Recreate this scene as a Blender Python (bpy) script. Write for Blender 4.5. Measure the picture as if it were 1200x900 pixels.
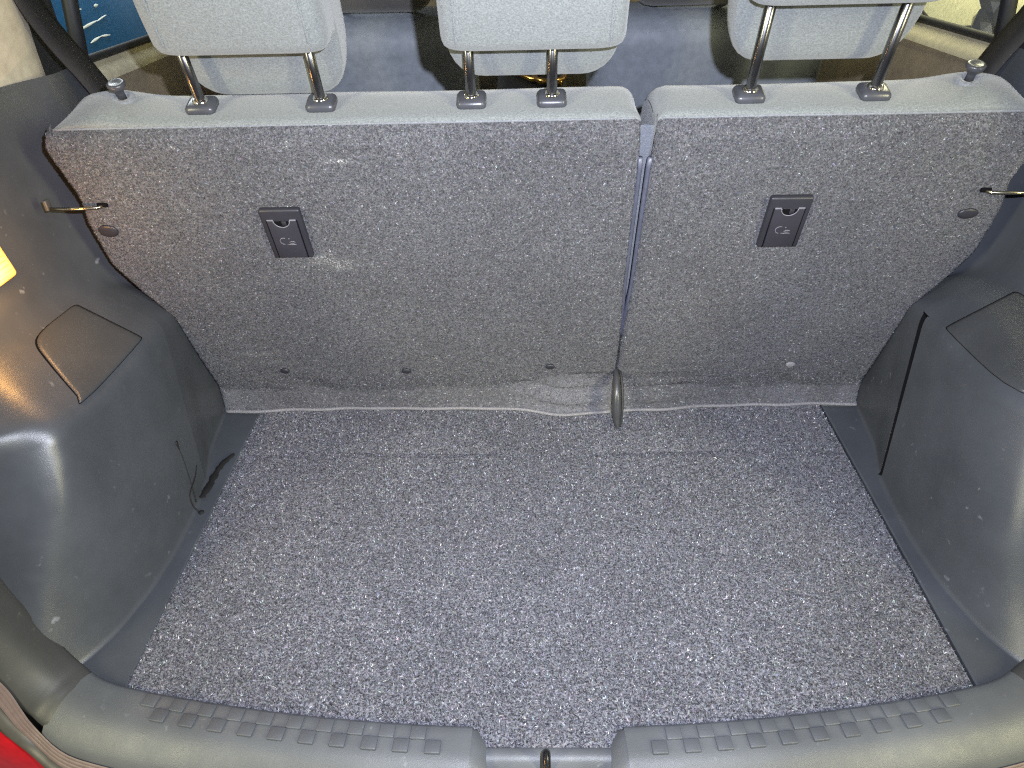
import bpy, bmesh, math, random
import numpy as np
from mathutils import Vector, Matrix

for o in list(bpy.data.objects):
    bpy.data.objects.remove(o)
random.seed(7)
rng = np.random.default_rng(11)
scene = bpy.context.scene
COL = scene.collection

# ------------------------------------------------------------------ camera
F = 870.0 / 1200.0
CAM = Vector((-0.012, 0.0, 0.775))
fy = Vector((15, 603, 870)).normalized()                 # car's length axis seen in camera axes
fx = Vector((1, 0.011, 0)); fx.z = -(fx.x * fy.x + fx.y * fy.y) / fy.z; fx.normalize()
fz = Vector((-(fy.y * fx.z - fy.z * fx.y), -(fy.z * fx.x - fy.x * fx.z), -(fy.x * fx.y - fy.y * fx.x)))
if fz.y < 0: fz = -fz
right = Vector((fx.x, fy.x, fz.x)); up = Vector((fx.y, fy.y, fz.y)); fwd = Vector((fx.z, fy.z, fz.z))
cam = bpy.data.cameras.new('camera'); camo = bpy.data.objects.new('camera', cam); COL.objects.link(camo)
camo.matrix_world = Matrix(((right.x, up.x, -fwd.x, CAM.x), (right.y, up.y, -fwd.y, CAM.y), (right.z, up.z, -fwd.z, CAM.z), (0, 0, 0, 1)))
cam.sensor_fit = 'HORIZONTAL'; cam.sensor_width = 36; cam.lens = 36 * F
cam.clip_start = 0.02; cam.clip_end = 50
scene.camera = camo

# ------------------------------------------------------------------ world, lamps, exposure
w = bpy.data.worlds.new('World'); scene.world = w; w.use_nodes = True
bg = w.node_tree.nodes['Background']; bg.inputs[0].default_value = (0.85, 0.88, 1.0, 1); bg.inputs[1].default_value = 0.06
def lamp(name, kind, loc, energy, color, size=0.1, target=None, size_y=None):
    l = bpy.data.lights.new(name, kind); l.energy = energy; l.color = color
    if kind == 'AREA':
        l.size = size
        if size_y: l.shape = 'RECTANGLE'; l.size_y = size_y
    else: l.shadow_soft_size = size
    o = bpy.data.objects.new(name, l); COL.objects.link(o); o.location = loc
    if target is not None:
        o.rotation_euler = (Vector(target) - Vector(loc)).to_track_quat('-Z', 'Y').to_euler()
    return o
fl = CAM + right * 0.05 + up * 0.055
fo = lamp('phone_flash', 'SPOT', fl, 54, (0.79, 0.835, 1.0), 0.006, fl + fwd + up * 0.04)
fo.data.spot_size = math.radians(118); fo.data.spot_blend = 1.0
lamp('side_fill_warm', 'AREA', (1.9, -1.0, 1.15), 36, (1.0, 0.94, 0.55), 0.2, (-0.3, 0.7, 0.2), 1.3)  # added fill light behind the camera, also gives the left arch its highlight
lamp('showroom_lamp_left', 'AREA', (-2.0, 2.9, 2.3), 60, (0.9, 0.95, 1.0), 0.4, (-1.7, 2.9, 0), 2.5)
lamp('showroom_lamp_right', 'AREA', (1.35, 2.7, 2.3), 90, (1.0, 0.95, 0.62), 0.4, (1.6, 2.7, 0), 2.5)
lamp('side_fill_pale', 'AREA', (-1.9, -1.0, 1.15), 29, (1.0, 0.95, 0.62), 0.2, (0.3, 0.7, 0.2), 1.3)  # added fill from the other side, for the right arch highlight
scene.view_settings.view_transform = 'Standard'
scene.view_settings.look = 'None'
scene.view_settings.exposure = 0.88
scene.view_settings.gamma = 1.0
scene.cycles.use_denoising = False        # keeps the carpet's fine grain
scene.cycles.filter_width = 1.2
scene.cycles.sample_clamp_indirect = 0.6; scene.cycles.caustics_reflective = False; scene.cycles.caustics_refractive = False

# ------------------------------------------------------------------ helpers
def put(name, me, mat=None, parent=None, smooth=True):
    o = bpy.data.objects.new(name, me); COL.objects.link(o)
    if mat: me.materials.append(mat)
    if smooth:
        me.polygons.foreach_set('use_smooth', [True] * len(me.polygons))
    if parent: o.parent = parent
    return o
def mesh(name, v, f, mat=None, parent=None, smooth=True):
    me = bpy.data.meshes.new(name); me.from_pydata([tuple(p) for p in v], [], f); me.update()
    return put(name, me, mat, parent, smooth)
def thing(name, loc, label, cat, group=None):
    o = bpy.data.objects.new(name, None); COL.objects.link(o); o.location = loc
    o.empty_display_size = 0.02
    tag(o, label, cat, group); return o
def tag(o, label, cat, group=None):
    o['label'] = label; o['category'] = cat
    if group: o['group'] = group
    return o
def fixp(o, p):            # parent keeping world coordinates (thing empties are only translated)
    o.parent = p
    loc = Vector((0, 0, 0)); q = p
    while q is not None: loc += q.location; q = q.parent
    o.location = o.location - loc
    return o
def grid_faces(nu, nv, closed_u=False, closed_v=False, flip=False):
    f = []
    for i in range(nu - (0 if closed_u else 1)):
        for j in range(nv - (0 if closed_v else 1)):
            a = i * nv + j; b = ((i + 1) % nu) * nv + j
            c = ((i + 1) % nu) * nv + (j + 1) % nv; d = i * nv + (j + 1) % nv
            f.append((a, d, c, b) if flip else (a, b, c, d))
    return f
def tube_mesh(path, r, seg=10, cap=True, squash=None):
    path = [Vector(p) for p in path]; n = len(path); vs = []; up0 = None
    rr = r if isinstance(r, (list, tuple)) else [r] * n
    for i, p in enumerate(path):
        t = (path[min(i + 1, n - 1)] - path[max(i - 1, 0)]).normalized()
        if up0 is None:
            up0 = Vector((0, 0, 1)) if abs(t.z) < 0.9 else Vector((1, 0, 0))
        s = t.cross(up0).normalized(); u = s.cross(t).normalized(); up0 = u
        for k in range(seg):
            a = 2 * math.pi * k / seg
            vs.append(p + s * math.cos(a) * rr[i] + u * math.sin(a) * rr[i] * (squash or 1))
    f = grid_faces(n, seg, False, True)
    if cap:
        f.append(tuple(range(seg))); f.append(tuple(reversed(range((n - 1) * seg, n * seg))))
    return vs, f
def tube(name, path, r, mat, parent=None, seg=10, squash=None):
    v, f = tube_mesh(path, r, seg, True, squash); o = mesh(name, v, f, mat)
    if parent: fixp(o, parent)
    return o
def rbox_mesh(name, sx, sy, sz, bev, seg=3):
    bm = bmesh.new(); bmesh.ops.create_cube(bm, size=1)
    for v in bm.verts: v.co = Vector((v.co.x * sx, v.co.y * sy, v.co.z * sz))
    bmesh.ops.bevel(bm, geom=bm.edges[:], offset=bev, segments=seg, profile=0.5, affect='EDGES')
    me = bpy.data.meshes.new(name); bm.to_mesh(me); bm.free(); return me
def rbox(name, M, size, bev, mat, parent=None, seg=3):
    me = rbox_mesh(name, *size, bev, seg); me.transform(M); o = put(name, me, mat)
    if parent: fixp(o, parent)
    return o
def lathe(name, prof, M, mat, parent=None, seg=24):
    vs = [M @ Vector((r * math.cos(2 * math.pi * k / seg), r * math.sin(2 * math.pi * k / seg), z)) for r, z in prof for k in range(seg)]
    f = grid_faces(len(prof), seg, False, True, True)
    f.append(tuple(reversed(range(seg)))); f.append(tuple(range((len(prof) - 1) * seg, len(prof) * seg)))
    o = mesh(name, vs, f, mat)
    if parent: fixp(o, parent)
    return o
def cr(pts, n):            # Catmull-Rom through points
    P = [np.array(p, float) for p in pts]; P = [2 * P[0] - P[1]] + P + [2 * P[-1] - P[-2]]; out = []
    for i in range(1, len(P) - 2):
        for k in range(n):
            t = k / n; a, b, c, d = P[i - 1:i + 3]
            out.append(0.5 * (2 * b + (c - a) * t + (2 * a - 5 * b + 4 * c - d) * t * t + (3 * b - a - 3 * c + d) * t ** 3))
    out.append(P[-2]); return [Vector(p) for p in out]
def sm(x, tab, h=0.035):
    return sum(itp(x + h * k / 3, tab) * q for k, q in zip((-3, -2, -1, 0, 1, 2, 3), (1, 2, 3, 4, 3, 2, 1))) / 16.0
def itp(x, tab):           # tab: ascending (x, value)
    return float(np.interp(x, [a for a, _ in tab], [b for _, b in tab]))

# ------------------------------------------------------------------ materials
def new_mat(name):
    m = bpy.data.materials.new(name); m.use_nodes = True
    nt = m.node_tree; b = nt.nodes['Principled BSDF']; return m, nt, b
def noise(nt, scale, detail=2, rough=0.5, vec=None):
    n = nt.nodes.new('ShaderNodeTexNoise'); n.inputs['Scale'].default_value = scale
    n.inputs['Detail'].default_value = detail; n.inputs['Roughness'].default_value = rough
    if vec: nt.links.new(vec, n.inputs['Vector'])
    return n
def ramp(nt, src, stops):
    r = nt.nodes.new('ShaderNodeValToRGB'); e = r.color_ramp.elements
    while len(e) < len(stops): e.new(0.5)
    for k, (p, c) in enumerate(stops):
        e[k].position = p; e[k].color = (*c, 1) if len(c) == 3 else c
    nt.links.new(src, r.inputs[0]); return r
def objco(nt):
    g = nt.nodes.new('ShaderNodeNewGeometry'); return g.outputs['Position']
def mixc(nt, fac, a, b, mode='MIX'):
    m = nt.nodes.new('ShaderNodeMix'); m.data_type = 'RGBA'; m.blend_type = mode
    for s, k in ((fac, 0), (a, 6), (b, 7)):
        if hasattr(s, 'is_linked') or hasattr(s, 'links'): nt.links.new(s, m.inputs[k])
        elif k == 0: m.inputs[0].default_value = s
        else: m.inputs[k].default_value = (*s, 1)
    return m.outputs[2]
def bump(nt, b, height, strength, dist=0.001):
    n = nt.nodes.new('ShaderNodeBump'); n.inputs['Strength'].default_value = strength; n.inputs['Distance'].default_value = dist
    nt.links.new(height, n.inputs['Height']); nt.links.new(n.outputs[0], b.inputs['Normal']); return n
def plastic(name, col, rough=0.45, grain=0.35, dust=0.5, spec=0.5):
    m, nt, b = new_mat(name); p = objco(nt)
    big = noise(nt, 9, 4, 0.6, p)
    fine = noise(nt, 900, 2, 0.6, p)
    base = ramp(nt, big.outputs[0], [(0.3, tuple(c * 0.85 for c in col)), (0.7, tuple(c * 1.2 for c in col))])
    d1 = noise(nt, 70, 3, 0.55, p); d2 = noise(nt, 7, 2, 0.5, p)
    mul = nt.nodes.new('ShaderNodeMath'); mul.operation = 'MULTIPLY'
    r1 = ramp(nt, d1.outputs[0], [(0.66, (0, 0, 0)), (0.78, (1, 1, 1))])
    r2 = ramp(nt, d2.outputs[0], [(0.45, (0, 0, 0)), (0.65, (dust, dust, dust))])
    nt.links.new(r1.outputs[0], mul.inputs[0]); nt.links.new(r2.outputs[0], mul.inputs[1])
    out = mixc(nt, mul.outputs[0], base.outputs[0], tuple(min(1, c * 3 + 0.06) for c in col))
    nt.links.new(out, b.inputs['Base Color'])
    rr = ramp(nt, noise(nt, 25, 3, 0.6, p).outputs[0], [(0.3, (rough - 0.05,) * 3), (0.7, (rough + 0.08,) * 3)])
    nt.links.new(rr.outputs[0], b.inputs['Roughness'])
    b.inputs['Specular IOR Level'].default_value = spec
    bump(nt, b, fine.outputs[0], grain, 0.0006)
    return m
def simple(name, col, rough=0.5, metal=0.0, bumps=0.0, bscale=400, spec=0.5):
    m, nt, b = new_mat(name); p = objco(nt)
    n = noise(nt, 60, 3, 0.6, p)
    r = ramp(nt, n.outputs[0], [(0.3, tuple(c * 0.85 for c in col)), (0.7, tuple(min(1, c * 1.12) for c in col))])
    nt.links.new(r.outputs[0], b.inputs['Base Color'])
    b.inputs['Roughness'].default_value = rough; b.inputs['Metallic'].default_value = metal
    b.inputs['Specular IOR Level'].default_value = spec
    if bumps: bump(nt, b, noise(nt, bscale, 2, 0.6, p).outputs[0], bumps, 0.0006)
    return m
def carpet(name, lo, hi, scale, strength):
    m, nt, b = new_mat(name); p = objco(nt)
    n = noise(nt, scale, 3, 0.75, p)
    r = ramp(nt, n.outputs[0], [(0.36, lo), (0.52, tuple((a + c) / 2 for a, c in zip(lo, hi))), (0.68, hi)])
    big = noise(nt, 6, 3, 0.6, p); rb = ramp(nt, big.outputs[0], [(0.3, (0.85,) * 3), (0.7, (1.15,) * 3)])
    out = mixc(nt, 1.0, r.outputs[0], rb.outputs[0], 'MULTIPLY')
    nt.links.new(out, b.inputs['Base Color']); b.inputs['Roughness'].default_value = 0.95
    b.inputs['Specular IOR Level'].default_value = 0.15
    b.inputs['Sheen Weight'].default_value = 0.25; b.inputs['Sheen Roughness'].default_value = 0.5
    bump(nt, b, n.outputs[0], strength, 0.002); return m
def add_wear(m, pale):                  # paler flattened pile where the back's lower flap is worn (mesh attribute)
    nt = m.node_tree; b = nt.nodes['Principled BSDF']; src = b.inputs['Base Color'].links[0].from_socket
    a = nt.nodes.new('ShaderNodeAttribute'); a.attribute_name = 'worn'
    n = noise(nt, 500, 2, 0.6, objco(nt)); r = ramp(nt, n.outputs[0], [(0.3, tuple(c * 0.75 for c in pale)), (0.7, tuple(c * 1.25 for c in pale))])
    nt.links.new(mixc(nt, a.outputs['Fac'], src, r.outputs[0]), b.inputs['Base Color'])
def fibre_mat(name):
    m, nt, b = new_mat(name)
    a = nt.nodes.new('ShaderNodeAttribute'); a.attribute_name = 'Col'
    nt.links.new(a.outputs['Color'], b.inputs['Base Color'])
    b.inputs['Roughness'].default_value = 0.6; b.inputs['Specular IOR Level'].default_value = 0.35
    return m
def fabric(name, col):
    m, nt, b = new_mat(name); p = objco(nt)
    n = noise(nt, 600, 2, 0.7, p)
    mp = nt.nodes.new('ShaderNodeMapping'); mp.inputs['Scale'].default_value = (1, 2.6, 2.6); nt.links.new(p, mp.inputs[0])
    n2 = noise(nt, 300, 2, 0.6, mp.outputs[0])
    r = ramp(nt, n.outputs[0], [(0.3, tuple(c * 0.74 for c in col)), (0.7, tuple(min(1, c * 1.26) for c in col))])
    r2 = ramp(nt, n2.outputs[0], [(0.3, (0.86,) * 3), (0.7, (1.14,) * 3)])
    out = mixc(nt, 1.0, r.outputs[0], r2.outputs[0], 'MULTIPLY')
    nt.links.new(out, b.inputs['Base Color']); b.inputs['Roughness'].default_value = 0.9
    b.inputs['Specular IOR Level'].default_value = 0.2; b.inputs['Sheen Weight'].default_value = 0.3
    bump(nt, b, n.outputs[0], 0.5, 0.0012); return m
def emit(name, col, strength):
    m, nt, b = new_mat(name); b.inputs['Base Color'].default_value = (*col, 1)
    b.inputs['Emission Color'].default_value = (*col, 1); b.inputs['Emission Strength'].default_value = strength; return m
M_TRIM = plastic('charcoal_plastic', (0.054, 0.059, 0.068), 0.36, 0.3, 0.9)
M_TRIM_LIT = plastic('charcoal_plastic_lit', (0.060, 0.066, 0.077), 0.42, 0.3, 0.9)  # same plastic as the trim, colour lightened for flash on the flat ledges
M_LID = plastic('charcoal_plastic_lid', (0.046, 0.049, 0.053), 0.40, 0.4, 0.4)
M_SILL = plastic('sill_plastic', (0.092, 0.098, 0.106), 0.44, 0.5, 0.6)
M_TREAD = plastic('tread_plastic', (0.072, 0.077, 0.087), 0.5, 0.5, 0.4)
M_OPEN = plastic('opening_trim_plastic', (0.045, 0.046, 0.045), 0.5, 0.3, 0.2)
M_BLACK = simple('black_gap', (0.005, 0.005, 0.006), 0.9, 0, 0, 400, 0.05)
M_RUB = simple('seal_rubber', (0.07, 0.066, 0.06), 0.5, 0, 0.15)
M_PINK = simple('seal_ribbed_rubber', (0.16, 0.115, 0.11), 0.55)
M_RED = simple('red_body_paint', (0.45, 0.008, 0.014), 0.25)
M_CARPET = carpet('boot_carpet', (0.03, 0.03, 0.037), (0.30, 0.30, 0.34), 330, 0.9)
M_BACKC = carpet('seat_back_carpet', (0.04, 0.04, 0.046), (0.15, 0.15, 0.163), 380, 0.7)
add_wear(M_BACKC, (0.15, 0.15, 0.168))
M_SKIRT = carpet('skirt_carpet', (0.14, 0.136, 0.146), (0.30, 0.292, 0.31), 520, 0.35)
M_FIB = fibre_mat('carpet_fibre')
M_FAB = fabric('grey_seat_fabric', (0.155, 0.167, 0.170))
M_FABD = fabric('seam_fabric', (0.17, 0.18, 0.20))
M_PIPE = simple('vinyl_piping', (0.085, 0.09, 0.125), 0.4)
M_METAL = simple('brushed_steel_post', (0.19, 0.19, 0.20), 0.26, 1.0)
M_STEEL = simple('plated_steel', (0.42, 0.39, 0.30), 0.25, 1.0)
M_GUIDE = simple('guide_plastic', (0.050, 0.052, 0.062), 0.30, 0, 0.1)
M_PLATE = plastic('cover_plastic', (0.024, 0.0235, 0.031), 0.4, 0.25, 0.1)
M_FLAP = plastic('flap_plastic', (0.029, 0.028, 0.037), 0.38, 0.25, 0.1)
M_MARK = simple('moulded_mark', (0.15, 0.15, 0.175), 0.4)
M_LOOP = simple('strap_loop_plastic', (0.05, 0.052, 0.058), 0.28)
M_BEIGE = simple('beige_pillar_plastic', (0.50, 0.45, 0.36), 0.5, 0, 0.1)
M_CREAM = simple('cream_ledge_plastic', (0.55, 0.50, 0.34), 0.5)
M_DOOR = simple('brown_door_trim', (0.24, 0.195, 0.135), 0.55)
M_BELT = simple('belt_webbing', (0.018, 0.017, 0.017), 0.7, 0, 0.5, 900)
M_FSEAT = simple('front_seat_vinyl', (0.24, 0.265, 0.30), 0.6, 0, 0.2)
M_FHEAD = fabric('front_headrest_fabric', (0.10, 0.095, 0.09))
M_DARK = simple('dark_cabin_plastic', (0.02, 0.02, 0.021), 0.6)
M_BRASS = simple('gold_trim', (0.65, 0.38, 0.10), 0.25, 1.0)
M_BLUE = simple('blue_car_paint', (0.012, 0.075, 0.20), 0.12)
M_GLINT = simple('painted_glint_white', (0.75, 0.8, 0.85), 0.4)  # colour of the lamp reflections painted on the blue car
M_CCAR = simple('cream_car_paint', (0.68, 0.64, 0.42), 0.2)
M_CHROME = simple('chrome', (0.8, 0.78, 0.72), 0.12, 1.0)
M_LAMPF = simple('lamp_frame', (0.55, 0.36, 0.12), 0.3)
M_LENS = emit('lit_lamp_lens', (1.0, 0.48, 0.09), 0.85)
M_DEB = simple('black_gum', (0.004, 0.004, 0.004), 0.75, 0, 0.8, 300)
M_LINT = simple('pale_lint', (0.55, 0.54, 0.5), 0.8)
mg, nt, b = new_mat('window_glass')
nt.nodes.remove(b); g1 = nt.nodes.new('ShaderNodeBsdfTransparent'); g2 = nt.nodes.new('ShaderNodeBsdfGlossy'); g2.inputs['Roughness'].default_value = 0.02
g1.inputs[0].default_value = (0.86, 0.9, 0.88, 1)
mx = nt.nodes.new('ShaderNodeMixShader'); fr = nt.nodes.new('ShaderNodeFresnel'); fr.inputs[0].default_value = 1.45
nt.links.new(fr.outputs[0], mx.inputs[0]); nt.links.new(g1.outputs[0], mx.inputs[1]); nt.links.new(g2.outputs[0], mx.inputs[2])
nt.links.new(mx.outputs[0], nt.nodes['Material Output'].inputs[0]); M_GLASS = mg

def fibres(name, src, count, length, width, lift, palette, parent, seed=1, extra=None, stains=(), clump=(0.0024, 2.0, 1.0), outward=(0, 0, 1)):
    r = np.random.default_rng(seed); me = src.data; me.calc_loop_triangles()
    n = len(me.loop_triangles); tri = np.empty(n * 3, int); me.loop_triangles.foreach_get('vertices', tri); tri = tri.reshape(-1, 3)
    co = np.empty(len(me.vertices) * 3); me.vertices.foreach_get('co', co); co = co.reshape(-1, 3)
    a, b_, c = co[tri[:, 0]], co[tri[:, 1]], co[tri[:, 2]]
    nn = np.cross(b_ - a, c - a); ar = np.linalg.norm(nn, axis=1); ok = ar > 1e-12
    if extra is not None: ok &= extra((a + b_ + c) / 3, nn / np.maximum(ar, 1e-12)[:, None])
    pr = np.where(ok, ar, 0); pr /= pr.sum(); t = r.choice(n, count, p=pr)
    u = r.random((count, 2)); fl_ = u.sum(1) > 1; u[fl_] = 1 - u[fl_]
    p = a[t] + (b_[t] - a[t]) * u[:, :1] + (c[t] - a[t]) * u[:, 1:]
    nrm = nn[t] / ar[t][:, None]; nrm = nrm * np.where(nrm @ np.array(outward, float) < 0, -1.0, 1.0)[:, None]
    d = r.normal(size=(count, 3)); d -= nrm * (d * nrm).sum(1)[:, None]; d /= np.linalg.norm(d, axis=1)[:, None]
    el = r.uniform(*lift, count)[:, None]
    dirv = d * np.cos(el) + nrm * np.sin(el); side = np.cross(dirv, nrm); side /= np.linalg.norm(side, axis=1)[:, None]
    ro = r.uniform(-0.9, 0.9, count)[:, None]; up_ = np.cross(side, dirv); side = side * np.cos(ro) + up_ * np.sin(ro)
    L = r.uniform(*length, count)[:, None]; W = r.uniform(*width, count)[:, None] * 0.5
    p = p + nrm * 0.0002
    v = np.stack([p - side * W, p + side * W, p + dirv * L + nrm * 0.0004], 1).reshape(-1, 3)
    m2 = bpy.data.meshes.new(name); m2.vertices.add(count * 3); m2.vertices.foreach_set('co', v.astype(np.float32).ravel())
    m2.loops.add(count * 3); m2.loops.foreach_set('vertex_index', np.arange(count * 3, dtype=np.int32))
    m2.polygons.add(count); m2.polygons.foreach_set('loop_start', np.arange(0, count * 3, 3, dtype=np.int32))
    m2.update(calc_edges=True)
    pal = np.array([q[1:] for q in palette]); pw = np.array([q[0] for q in palette], float); pw /= pw.sum()
    cc = pal[r.choice(len(pal), count, p=pw)] * r.uniform(0.7, 1.3, (count, 1))
    cell, sig, stretch = clump                     # neighbouring fibres share a tuft and so a shade
    pj = p + r.normal(size=p.shape) * cell * 0.18
    ua = np.floor((pj[:, 0] * 0.94 + pj[:, 1] * 0.34) / (cell * stretch)).astype(np.int64); ub = np.floor((pj[:, 1] * 0.94 - pj[:, 0] * 0.34 + pj[:, 2] * 1.6) / cell).astype(np.int64)
    hh = (ua * 73856093) ^ (ub * 19349663); tab = r.normal(size=65536); tab2 = r.normal(size=(65536, 3)); hh = np.abs(hh * 2654435761 >> 7) % 65536
    cc = cc ** 0.6 * np.mean(cc) ** 0.4 * (0.30 + sig * np.clip(tab[hh] * 0.29 + 0.5, 0, 1) ** 3.2)[:, None] * np.exp(0.07 * tab2[hh])
    cc = np.clip(cc, 0.008, 0.92)
    for (sx, sy, sz, rx, rz, gain) in stains:
        q = np.exp(-((p[:, 0] - sx) / rx) ** 2 - ((p[:, 2] - sz) / rz) ** 2); q *= (r.random(count) < 0.7)
        cc = cc + gain * q[:, None] * np.array((0.9, 0.9, 0.82))
    at = m2.attributes.new('Col', 'FLOAT_COLOR', 'POINT')
    at.data.foreach_set('color', np.repeat(np.concatenate([cc, np.ones((count, 1))], 1), 3, 0).astype(np.float32).ravel())
    o = put(name, m2, M_FIB, None, False); o['kind'] = 'stuff'; fixp(o, parent); return o

# ------------------------------------------------------------------ seat frame of reference
Y0 = 1.065; R = math.radians(18); SR, CR_ = math.sin(R), math.cos(R)
V = Vector((0, -SR, CR_)); G = Vector((0, CR_, SR))        # up the seat back / forward in the car
def S(x, s, wv=0.0):                                       # wv towards the boot
    return Vector((x, Y0, 0)) + V * s - G * wv
def seatM(x, s, wv=0):                                     # local x, y=up the seat, z=out of the back
    p = S(x, s, wv); n = -G
    return Matrix(((1, 0, 0, p.x), (0, V.y, n.y, p.y), (0, V.z, n.z, p.z), (0, 0, 0, 1)))

# ------------------------------------------------------------------ boot floor (structure)
def ysill(x): return 0.453 + 0.21 * x * x
bf = mesh('boot_floor', [(-0.60, 0.505, -0.012), (0.60, 0.505, -0.012), (0.60, 1.16, -0.012), (-0.60, 1.16, -0.012), (-0.10, 0.438, -0.012), (0.10, 0.438, -0.012)], [(0, 4, 5, 1, 2, 3)], M_BLACK)
bf['kind'] = 'structure'
for sgn, gap in ((-1, 0.0006), (1, 0.0045)):
    n = 30; vs = []
    for i in range(n + 1):
        y = 0.50 + (1.13 - 0.50) * i / n
        for xm, z in ((0.4885 + gap, -0.011), (0.4885 + gap, -0.0025), (0.4885 + gap + 0.002, -0.001), (0.62, 0.0)):
            vs.append((sgn * xm, y, z))
    o = mesh('floor_ledge', vs, grid_faces(n + 1, 4, flip=(sgn > 0)), M_TRIM_LIT, bf, False)
# --- carpet mat
mat_root = thing('boot_floor_mat', (0, 0.75, 0), 'grey speckled carpet mat covering the whole boot floor', 'carpet')
xs = sorted(set([round(-0.4885 + 0.977 * i / 60, 5) for i in range(61)] + [-0.079, -0.064, 0.069, 0.085]))
def yfront(x):
    t = ysill(x) - 0.0015
    k = itp(x, [(-0.079, 0), (-0.064, 1), (0.069, 1), (0.085, 0)]) if -0.079 <= x <= 0.085 else 0
    return t * (1 - k) + 0.434 * k
rows = [0, 0.02] + [i / 44 for i in range(2, 45)]
vs = []
for x in xs:
    y0 = yfront(x)
    vs.append((x, y0, -0.011))
    for t in rows:
        y = y0 + (1.10 - y0) * t
        z = 0.0008 * math.sin(7 * x + 3) * math.sin(9 * y) - 0.004 * math.exp(-((y - 0.925) / 0.005) ** 2)
        if t == 0: z -= 0.002
        if x in (xs[0], xs[-1]): z -= 0.002
        vs.append((x, y, z))
nv = len(rows) + 1
carp = mesh('carpet_top', vs, grid_faces(len(xs), nv), M_CARPET); fixp(carp, mat_root)
for sx in (xs[0], xs[-1]):
    side = []; n = 40
    for i in range(n + 1):
        y = yfront(sx) + (1.10 - yfront(sx)) * i / n; side += [(sx, y, -0.011), (sx, y, -0.0019)]
    o = mesh('mat_edge', side, [(2 * i, 2 * i + 1, 2 * i + 3, 2 * i + 2) for i in range(n)], M_CARPET); fixp(o, mat_root)
pal_floor = [(40, .022, .022, .027), (22, .10, .099, .113), (20, .36, .365, .41), (13, .70, .715, .79), (5, .24, .25, .42), (4, .34, .26, .34), (3, .20, .30, .33)]
fibres('carpet_pile', carp, 300000, (0.0020, 0.0038), (0.0007, 0.0014), (0.1, 0.8), pal_floor, mat_root, 3, clump=(0.0022, 1.15, 1.0),
       extra=lambda c, nn: (np.abs(nn[:, 2]) > 0.6))

rl = random.Random(3)
for x, y in ((.33, .62), (-.14, .72), (.43, .80), (.46, .99), (-.33, .98), (.20, .54), (-.42, .66), (.05, .84), (.28, .90)):
    a = rl.uniform(0, 3.14); L_ = rl.uniform(.002, .005)
    tube('lint_fleck', [(x, y, .0035), (x + L_ * math.cos(a) * .6, y + L_ * math.sin(a) * .6, .0048), (x + L_ * math.cos(a + .5), y + L_ * math.sin(a + .5), .004)], .0007, M_LINT, mat_root, 5)
# ------------------------------------------------------------------ side trims (left and right)
FLX = [(0.44, .640), (0.50, .585), (0.54, .554), (0.58, .536), (0.65, .520), (0.72, .514), (0.80, .515), (0.8605, .521), (0.93, .541), (1.04, .552), (1.13, .556)]
LEAN = [(0.44, .55), (0.50, .50), (0.55, .40), (0.62, .13), (0.65, .13), (0.72, .14), (0.80, .14), (0.8605, .135), (0.93, .07), (1.10, .05)]
ZT = [(0.44, .27), (0.66, .262), (0.72, .248), (0.90, .235), (1.0, .212), (1.13, .205)]
X2 = [(0.44, .68), (0.66, .662), (0.77, .652), (0.86, .645), (0.95, .612), (1.0, .602), (1.13, .60)]
Z2 = [(0.44, .345), (0.66, .325), (0.77, .314), (0.86, .308), (0.95, .262), (1.0, .238), (1.13, .232)]
X3 = [(0.44, .75), (0.60, .73), (0.80, .700), (0.90, .672), (1.0, .645), (1.13, .64)]
def sp_(t, wd):
    t = t / wd; return wd * (t if t > 30 else math.log1p(math.exp(t)))
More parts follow.
